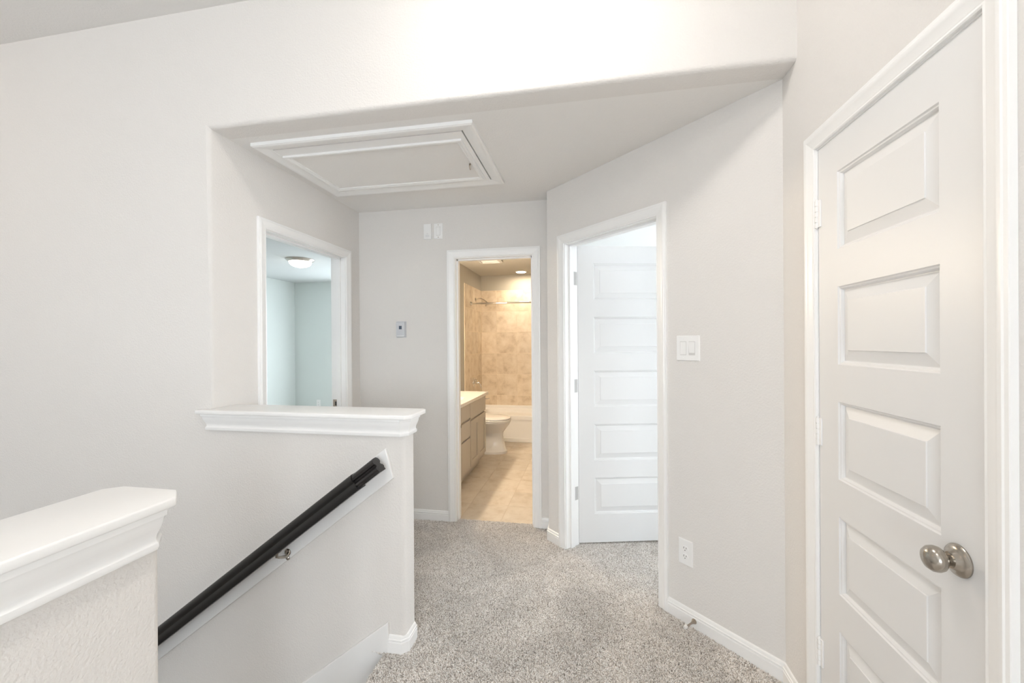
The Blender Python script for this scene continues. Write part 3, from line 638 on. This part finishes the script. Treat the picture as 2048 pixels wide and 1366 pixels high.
# ------------------------------------------------------------------ ceiling lights
def ceiling_light(loc, glass, label, R=0.166):
    root = empty('ceiling_light', loc); tag(root, label, 'ceiling light')
    P(MB().lathe([(0.0, 0), (R, 0), (R, 0.006), (R * 0.97, 0.014), (R * 0.90, 0.022), (R * 0.80, 0.034), (R * 0.775, 0.034), (R * 0.775, 0.028), (0.0, 0.026)], loc, (0, 0, -1), 48), 'canopy_ring', M['nickel'], root, smooth=True)
    P(MB().lathe([(R * 0.785, 0.026), (R * 0.785, 0.036), (R * 0.74, 0.058), (R * 0.62, 0.078), (R * 0.44, 0.092), (R * 0.22, 0.100), (0, 0.103)], loc, (0, 0, -1), 40), 'glass_dome', glass, root, smooth=True)
    P(MB().lathe([(0.0, 0.100), (0.008, 0.101), (0.009, 0.106), (0.005, 0.110), (0.006, 0.114), (0, 0.118)], loc, (0, 0, -1), 14), 'finial', M['nickel'], root, smooth=True)
ceiling_light((-3.535, 4.63, ZC), M['lamp_bed'], 'lit dome ceiling light with nickel rim in the bedroom')
ceiling_light((-0.2, 1.18, ZG), M['lamp_hall'], 'lit dome ceiling light above the hall opening')
ceiling_light((-0.2, -0.15, ZG), M['lamp_room'], 'lit dome ceiling light overhead behind the camera')
ceiling_light((-3.3, 0.5, ZG), M['lamp_stair'], 'warm dome ceiling light over the stairwell')

ceiling_light((1.5, 3.7, ZC + 0.081), M['fill_office'], 'added dome light brightening the room behind the open door')  # unseen lamp added to brighten the office ceiling and far wall

# ------------------------------------------------------------------ bathroom
# wall tiles, 13 inch squares, joints recessed
def tile_wall(parent, mk, rows, cols, name='tile', mat=None, g=0.0026, bev=0.0012):
    for (z0, z1) in rows:
        for (a0, a1) in cols:
            if a1 - a0 < 0.03 or z1 - z0 < 0.03: continue
            o = mk(a0 + g, a1 - g, z0 + g, z1 - g).build(name, mat or M['tile'], bevel=bev, seg=1); o.parent = parent
zt = 2.207; rows = []
z = zt
while z > 0.40: rows.append((max(0.395, z - 0.3305), z)); z -= 0.3305
cols = [(BXL + 0.008, -1.417)]; a = -1.417
while a < BXR - 0.01: cols.append((a, min(BXR, a + 0.3305))); a += 0.3305
tile_wall(wbb, lambda a0, a1, z0, z1: MB().box(a0, a1, BYB - 0.009, BYB - 0.001, z0, z1), rows, cols)
g_ = MB().box(BXL, BXR, BYB - 0.0065, BYB + 0.001, 0.39, zt - 0.001).build('grout_bed', M['grout']); g_.parent = wbb
colsl = [(5.475, 5.50), (5.50, 5.848), (5.848, 6.18), (6.18, BYB - 0.009)]
colsl = [(5.475, 5.848), (5.848, 6.179), (6.179, BYB - 0.009)]
rl = [(max(0.002, z - 0.3305), z) for z in [zt - 0.3305 * k for k in range(7)]]
tile_wall(wbl, lambda a0, a1, z0, z1: MB().box(BXL + 0.001, BXL + 0.009, a0, a1, z0, z1), rl, colsl)
g_ = MB().box(BXL - 0.001, BXL + 0.0065, 5.477, BYB, 0.0, zt - 0.001).build('grout_bed', M['grout']); g_.parent = wbl
# floor tiles
fx = [(BXL + 0.3305 * k, min(BXR, BXL + 0.3305 * (k + 1))) for k in range(5)]
y = YB + 0.058; fy = []
while y < TUBY - 0.02: fy.append((y, min(TUBY, y + 0.3305))); y += 0.3305
for (a0, a1) in fx:
    for (c0, c1) in fy:
        o = MB().box(a0 + 0.0015, a1 - 0.0015, c0 + 0.0015, c1 - 0.0015, -0.014, -0.010).build('tile', M['tile_floor'], bevel=0.0008, seg=1); o.parent = fb

# bathtub
tb = empty('bathtub', ((BXL + BXR) / 2, (TUBY + BYB) / 2, 0)); tag(tb, 'white alcove bathtub with plain apron under the tiled wall', 'bathtub')
x0, x1, y0, y1 = BXL + 0.010, BXR - 0.002, TUBY, BYB - 0.010
def rr(xa, xb, ya, yb, r, z, n=5):
    out = []
    for cx, cy, a in ((xb - r, yb - r, 0), (xa + r, yb - r, 90), (xa + r, ya + r, 180), (xb - r, ya + r, 270)):
        for k in range(n): t = math.radians(a + 90 * k / (n - 1)); out.append((cx + r * math.cos(t), cy + r * math.sin(t), z))
    return out
TZ = 0.362
mb = MB().loops([rr(x0, x1, y0, y1, 0.004, 0.30), rr(x0, x1, y0, y1, 0.004, TZ - 0.006), rr(x0 + 0.004, x1 - 0.004, y0 + 0.005, y1 - 0.004, 0.006, TZ), rr(x0 + 0.07, x1 - 0.07, y0 + 0.075, y1 - 0.055, 0.10, TZ),
                rr(x0 + 0.08, x1 - 0.08, y0 + 0.085, y1 - 0.065, 0.11, TZ - 0.012), rr(x0 + 0.12, x1 - 0.15, y0 + 0.115, y1 - 0.10, 0.13, 0.10), rr(x0 + 0.18, x1 - 0.25, y0 + 0.16, y1 - 0.15, 0.12, 0.06)])
P(mb, 'basin', M['tub'], tb, smooth=True)
P(MB().box(x0, x1, y0 + 0.012, y0 + 0.03, -0.010, TZ - 0.03), 'apron', M['tub'], tb, bevel=0.006)
P(MB().box(x0, x1, y0 + 0.002, y0 + 0.014, -0.010, 0.05), 'apron_foot', M['tub'], tb, bevel=0.004)
P(MB().box(x0, x1, y1 - 0.030, y1, TZ - 0.01, 0.404), 'back_flange', M['tub'], tb, bevel=0.008, seg=3)
P(MB().box(x0, x0 + 0.030, y0 + 0.02, y1, TZ - 0.01, 0.404), 'side_flange', M['tub'], tb, bevel=0.008, seg=3)

# shower rod, shower head, tub valve and spout
sr = empty('shower_rod', (BXL, 5.76, 1.945)); tag(sr, 'straight chrome shower curtain rod across the tub', 'shower rod')
ry_, rz_ = 5.76, 1.945
P(MB().tube([(BXL + 0.009, ry_, rz_), (BXR, ry_, rz_)], 0.0125, 16), 'rod', M['chrome'], sr, smooth=True)
for xx, ax in ((BXL + 0.009, 1), (BXR, -1)):
    P(MB().lathe([(0, 0), (0.032, 0), (0.032, 0.006), (0.022, 0.018), (0.0155, 0.03), (0, 0.03)], (xx, ry_, rz_), (ax, 0, 0), 20), 'flange', M['chrome'], sr, smooth=True)
sh = empty('shower_sprayer', (BXL, 6.03, 2.03)); tag(sh, 'chrome shower head on a curved arm at the tiled wall', 'shower head')
arm = [(BXL + 0.009 + 0.16 * t, 6.03, 2.03 + 0.028 * math.sin(t * pi * 0.75) - 0.05 * t * t) for t in [k / 10 for k in range(11)]]
P(MB().tube(arm, 0.0085, 12), 'arm', M['chrome'], sh, smooth=True)
P(MB().lathe([(0, 0), (0.03, 0), (0.027, 0.006), (0.012, 0.012), (0, 0.012)], (BXL + 0.009, 6.03, 2.03), (1, 0, 0), 20), 'flange', M['chrome'], sh, smooth=True)
ha = Vector(arm[-1]); hd = Vector((0.55, 0, -0.85))
P(MB().lathe([(0, -0.01), (0.011, -0.008), (0.013, 0.012), (0.018, 0.024), (0.040, 0.048), (0.043, 0.056), (0.038, 0.062), (0, 0.062)], ha, hd, 24), 'spray_head', M['chrome'], sh, smooth=True)
tv = empty('tub_valve', (BXL, 5.93, 0.80)); tag(tv, 'chrome tub valve with lever handle above the counter edge', 'valve')
vy, vz = 5.93, 0.795
P(MB().lathe([(0, 0), (0.072, 0), (0.070, 0.006), (0.040, 0.014), (0.026, 0.018), (0.026, 0.045), (0.020, 0.050), (0, 0.05)], (BXL + 0.009, vy, vz), (1, 0, 0), 28), 'escutcheon', M['chrome'], tv, smooth=True)
P(MB().tube([(BXL + 0.055, vy, vz), (BXL + 0.075, vy, vz - 0.005), (BXL + 0.105, vy, vz - 0.03), (BXL + 0.115, vy, vz - 0.075)], [0.012, 0.011, 0.008, 0.009], 12), 'lever', M['chrome'], tv, smooth=True)
P(MB().lathe([(0, 0), (0.020, 0), (0.022, 0.01), (0.014, 0.024), (0, 0.026)], (BXL + 0.035, vy, vz + 0.022), (0, 0, 1), 16), 'diverter_knob', M['chrome'], tv, smooth=True)
ts = empty('tub_spout', (BXL, 5.95, 0.55)); tag(ts, 'chrome tub spout low on the tiled wall behind the counter', 'tub spout')
P(MB().tube([(BXL + 0.009, 5.95, 0.56), (BXL + 0.09, 5.95, 0.56), (BXL + 0.13, 5.95, 0.552), (BXL + 0.145, 5.95, 0.525)], [0.024, 0.023, 0.021, 0.018], 16), 'spout', M['chrome'], ts, smooth=True)
P(MB().lathe([(0, 0), (0.034, 0), (0.032, 0.005), (0.024, 0.008), (0, 0.008)], (BXL + 0.009, 5.95, 0.56), (1, 0, 0), 20), 'flange', M['chrome'], ts, smooth=True)

# vanity cabinet
VX, VY0, VY1 = -1.165, 3.34, 4.655
va = empty('vanity_cabinet', (VX, (VY0 + VY1) / 2, 0)); tag(va, 'taupe bathroom vanity cabinet with drawers and panel doors', 'cabinet')
cb = MB().box(BXL + 0.001, VX - 0.020, VY0, VY0 + 0.018, 0.095, 0.789).box(BXL + 0.001, VX - 0.020, VY1 - 0.018, VY1, 0.095, 0.789).box(BXL + 0.001, VX - 0.040, VY0 + 0.018, VY1 - 0.018, 0.095, 0.113)
cb.box(VX - 0.040, VX - 0.020, VY0 + 0.018, VY1 - 0.018, 0.095, 0.789)
P(cb, 'body', M['cabinet'], va, clean=False)
P(MB().box(BXL + 0.001, VX - 0.085, VY0 + 0.02, VY1 - 0.002, -0.010, 0.096), 'toe_kick', M['cabinet'], va)
def front(nm, a0, a1, z0, z1, panel=False):
    if panel:
        o = P(MB().box(VX - 0.020, VX - 0.008, a0, a1, z0, z1), nm, M['cabinet'], va)
        s = 0.055
        for (p0, p1, q0, q1) in ((a0, a0 + s, z0, z1), (a1 - s, a1, z0, z1), (a0 + s, a1 - s, z0, z0 + s), (a0 + s, a1 - s, z1 - s, z1)):
            k = MB().box(VX - 0.008, VX, p0, p1, q0, q1).build('door_rail', M['cabinet']); k.parent = o; k.matrix_parent_inverse = o.matrix_parent_inverse @ Matrix.Identity(4); k.matrix_parent_inverse = Matrix.Identity(4)
    else:
        o = P(MB().box(VX - 0.020, VX, a0, a1, z0, z1), nm, M['cabinet'], va, bevel=0.004, seg=2)
g = 0.006
front('drawer', 3.72, 4.018 - g, 0.632, 0.775); front('drawer', 3.72, 4.018 - g, 0.452, 0.612); front('drawer', 3.72, 4.018 - g, 0.135, 0.432)
front('false_front', 4.018 + g, VY1 - 0.012, 0.612, 0.775)
front('door', 4.018 + g, 4.338 - 0.002, 0.135, 0.592, True); front('door', 4.338 + 0.002, VY1 - 0.012, 0.135, 0.592, True)
front('door', VY0 + 0.012, 3.72 - g, 0.135, 0.592, True); front('false_front', VY0 + 0.012, 3.72 - g, 0.612, 0.775)
ct = empty('countertop', (VX, (VY0 + VY1) / 2, 0.79)); tag(ct, 'cream countertop with integral sink on the vanity', 'countertop')
KX, KY0, KY1 = VX + 0.028, VY0 - 0.02, VY1 + 0.012
scx, scy = -1.40, 3.98
mb = MB(); ring = lambda rx, ry2, z, n=32: [(scx + rx * math.cos(2 * pi * k / n), scy + ry2 * math.sin(2 * pi * k / n), z) for k in range(n)]
def sq(n=32):
    out = []
    for k in range(n):
        t = 2 * pi * k / n; c, s = math.cos(t), math.sin(t); ex = (KX - scx) if c > 0 else (scx - BXL - 0.001); ey = (KY1 - scy) if s > 0 else (scy - KY0)
        m = min(ex / abs(c) if abs(c) > 1e-6 else 9, ey / abs(s) if abs(s) > 1e-6 else 9); out.append((scx + c * m, scy + s * m, 0.82))
    return out
mb.loops([sq(), ring(0.175, 0.235, 0.82), ring(0.168, 0.228, 0.814), ring(0.13, 0.18, 0.75), ring(0.06, 0.08, 0.715), ring(0.01, 0.01, 0.71)], caps=False)
P(mb, 'sink_basin', M['marble'], ct, smooth=True)
P(MB().box(VX - 0.01, KX, KY0, KY1, 0.788, 0.8195).box(BXL + 0.001, KX - 0.01, KY1 - 0.03, KY1, 0.79, 0.8195), 'front_edge', M['marble'], ct, bevel=0.004, clean=False)
# toilet paper holder on the vanity's end
tp = empty('paper_holder', (-1.2, VY1, 0.70)); tag(tp, 'small chrome paper holder on the end of the vanity', 'paper holder')
P(MB().lathe([(0, 0), (0.022, 0), (0.020, 0.006), (0.010, 0.012), (0.008, 0.05), (0.012, 0.055), (0, 0.06)], (-1.19, VY1, 0.73), (0, 1, 0), 18), 'post', M['chrome'], tp, smooth=True)
P(MB().tube([(-1.19, VY1 + 0.05, 0.73), (-1.165, VY1 + 0.052, 0.728), (-1.135, VY1 + 0.052, 0.735)], 0.006, 10), 'arm', M['chrome'], tp, smooth=True)

# toilet
to = empty('toilet', (-1.3, 5.15, 0)); tag(to, 'white toilet with closed lid between vanity and tub', 'toilet')
def ov_(xa, xb, ry2, z, n=28, p=2.3):
    cx, rx = (xa + xb) / 2, (xb - xa) / 2; out = []
    for k in range(n):
        t = 2 * pi * k / n; c, s = math.cos(t), math.sin(t)
        out.append((cx + rx * math.copysign(abs(c) ** (2 / p), c), 5.15 + ry2 * math.copysign(abs(s) ** (2 / p), s), z))
    return out
P(MB().loops([ov_(-1.50, -1.015, 0.125, -0.010), ov_(-1.50, -1.015, 0.125, 0.018), ov_(-1.49, -1.030, 0.108, 0.04), ov_(-1.45, -1.052, 0.085, 0.12), ov_(-1.42, -1.066, 0.080, 0.20), ov_(-1.43, -1.064, 0.090, 0.25), ov_(-1.46, -1.030, 0.130, 0.295), ov_(-1.48, -0.990, 0.165, 0.345), ov_(-1.48, -0.970, 0.182, 0.385), ov_(-1.48, -0.974, 0.178, 0.395)]), 'bowl', M['porcelain'], to, smooth=True)
P(MB().loops([ov_(-1.45, -0.972, 0.182, 0.397), ov_(-1.45, -0.966, 0.186, 0.402), ov_(-1.45, -0.966, 0.186, 0.412), ov_(-1.45, -0.972, 0.182, 0.417)]), 'seat', M['porcelain'], to, smooth=True)
P(MB().loops([ov_(-1.46, -0.975, 0.180, 0.421), ov_(-1.46, -0.968, 0.185, 0.425), ov_(-1.46, -0.970, 0.184, 0.436), ov_(-1.45, -0.99, 0.165, 0.444), ov_(-1.42, -1.08, 0.10, 0.449)]), 'lid', M['porcelain'], to, smooth=True)
P(MB().box(BXL + 0.012, -1.475, 4.94, 5.36, 0.37, 0.685), 'tank', M['porcelain'], to, bevel=0.02, seg=3, smooth=True)
P(MB().box(BXL + 0.008, -1.465, 4.93, 5.37, 0.686, 0.712), 'tank_lid', M['porcelain'], to, bevel=0.008, seg=3, smooth=True)
P(MB().box(BXL + 0.10, -1.40, 5.04, 5.26, 0.24, 0.39), 'tank_neck', M['porcelain'], to, bevel=0.03, seg=3, smooth=True)

# recessed light and fan in the bathroom ceiling, vanity light above the counter
cl = empty('recessed_light', (-0.975, 6.12, ZC)); tag(cl, 'lit round recessed light in the bathroom ceiling over the tub', 'recessed light')
P(MB().lathe([(0.085, 0), (0.085, 0.006), (0.070, 0.010), (0.068, 0.004)], (-0.975, 6.12, ZC), (0, 0, -1), 32), 'trim_ring', M['plastic'], cl, smooth=True)
P(MB().lathe([(0.069, 0.002), (0.068, 0.006), (0.045, 0.010), (0, 0.012)], (-0.975, 6.12, ZC), (0, 0, -1), 28), 'lens', M['lamp_can'], cl, smooth=True)
fn = empty('exhaust_fan', (-1.235, 5.14, ZC)); tag(fn, 'square beige exhaust fan grille in the bathroom ceiling', 'exhaust fan')
P(MB().loops([[(-1.235 + sx_ * a, 5.14 + sy_ * a * 1.15, ZC - d) for sx_, sy_ in ((-1, -1), (1, -1), (1, 1), (-1, 1))] for a, d in ((0.150, 0), (0.150, 0.012), (0.120, 0.024), (0.112, 0.020), (0.112, 0.004))], caps=False), 'grille_frame', M['plastic'], fn)
for k in range(9): P(MB().box(-1.343, -1.127, 5.022 + 0.0265 * k, 5.038 + 0.0265 * k, ZC - 0.018, ZC - 0.014), 'slat', M['plastic'], fn)
P(MB().box(-1.347, -1.123, 5.012, 5.268, ZC - 0.006, ZC - 0.003), 'grille_back', M['cabinet'], fn)
vl = empty('vanity_light', (BXL, 3.98, 2.05)); tag(vl, 'three globe vanity light above the bathroom counter', 'wall light')
P(MB().box(BXL, BXL + 0.025, 3.68, 4.28, 2.0, 2.1), 'back_plate', M['nickel'], vl, bevel=0.004)
for k in (-1, 0, 1):
    P(MB().tube([(BXL + 0.02, 3.98 + k * 0.2, 2.05), (BXL + 0.10, 3.98 + k * 0.2, 2.05)], 0.012, 10), 'arm', M['nickel'], vl, smooth=True)
    P(MB().lathe([(0, 0), (0.03, 0.004), (0.052, 0.03), (0.058, 0.06), (0.052, 0.09), (0.03, 0.112), (0, 0.118)], (BXL + 0.11, 3.98 + k * 0.2, 2.10), (0, 0, -1), 20), 'globe', M['lamp_vanity'], vl, smooth=True)
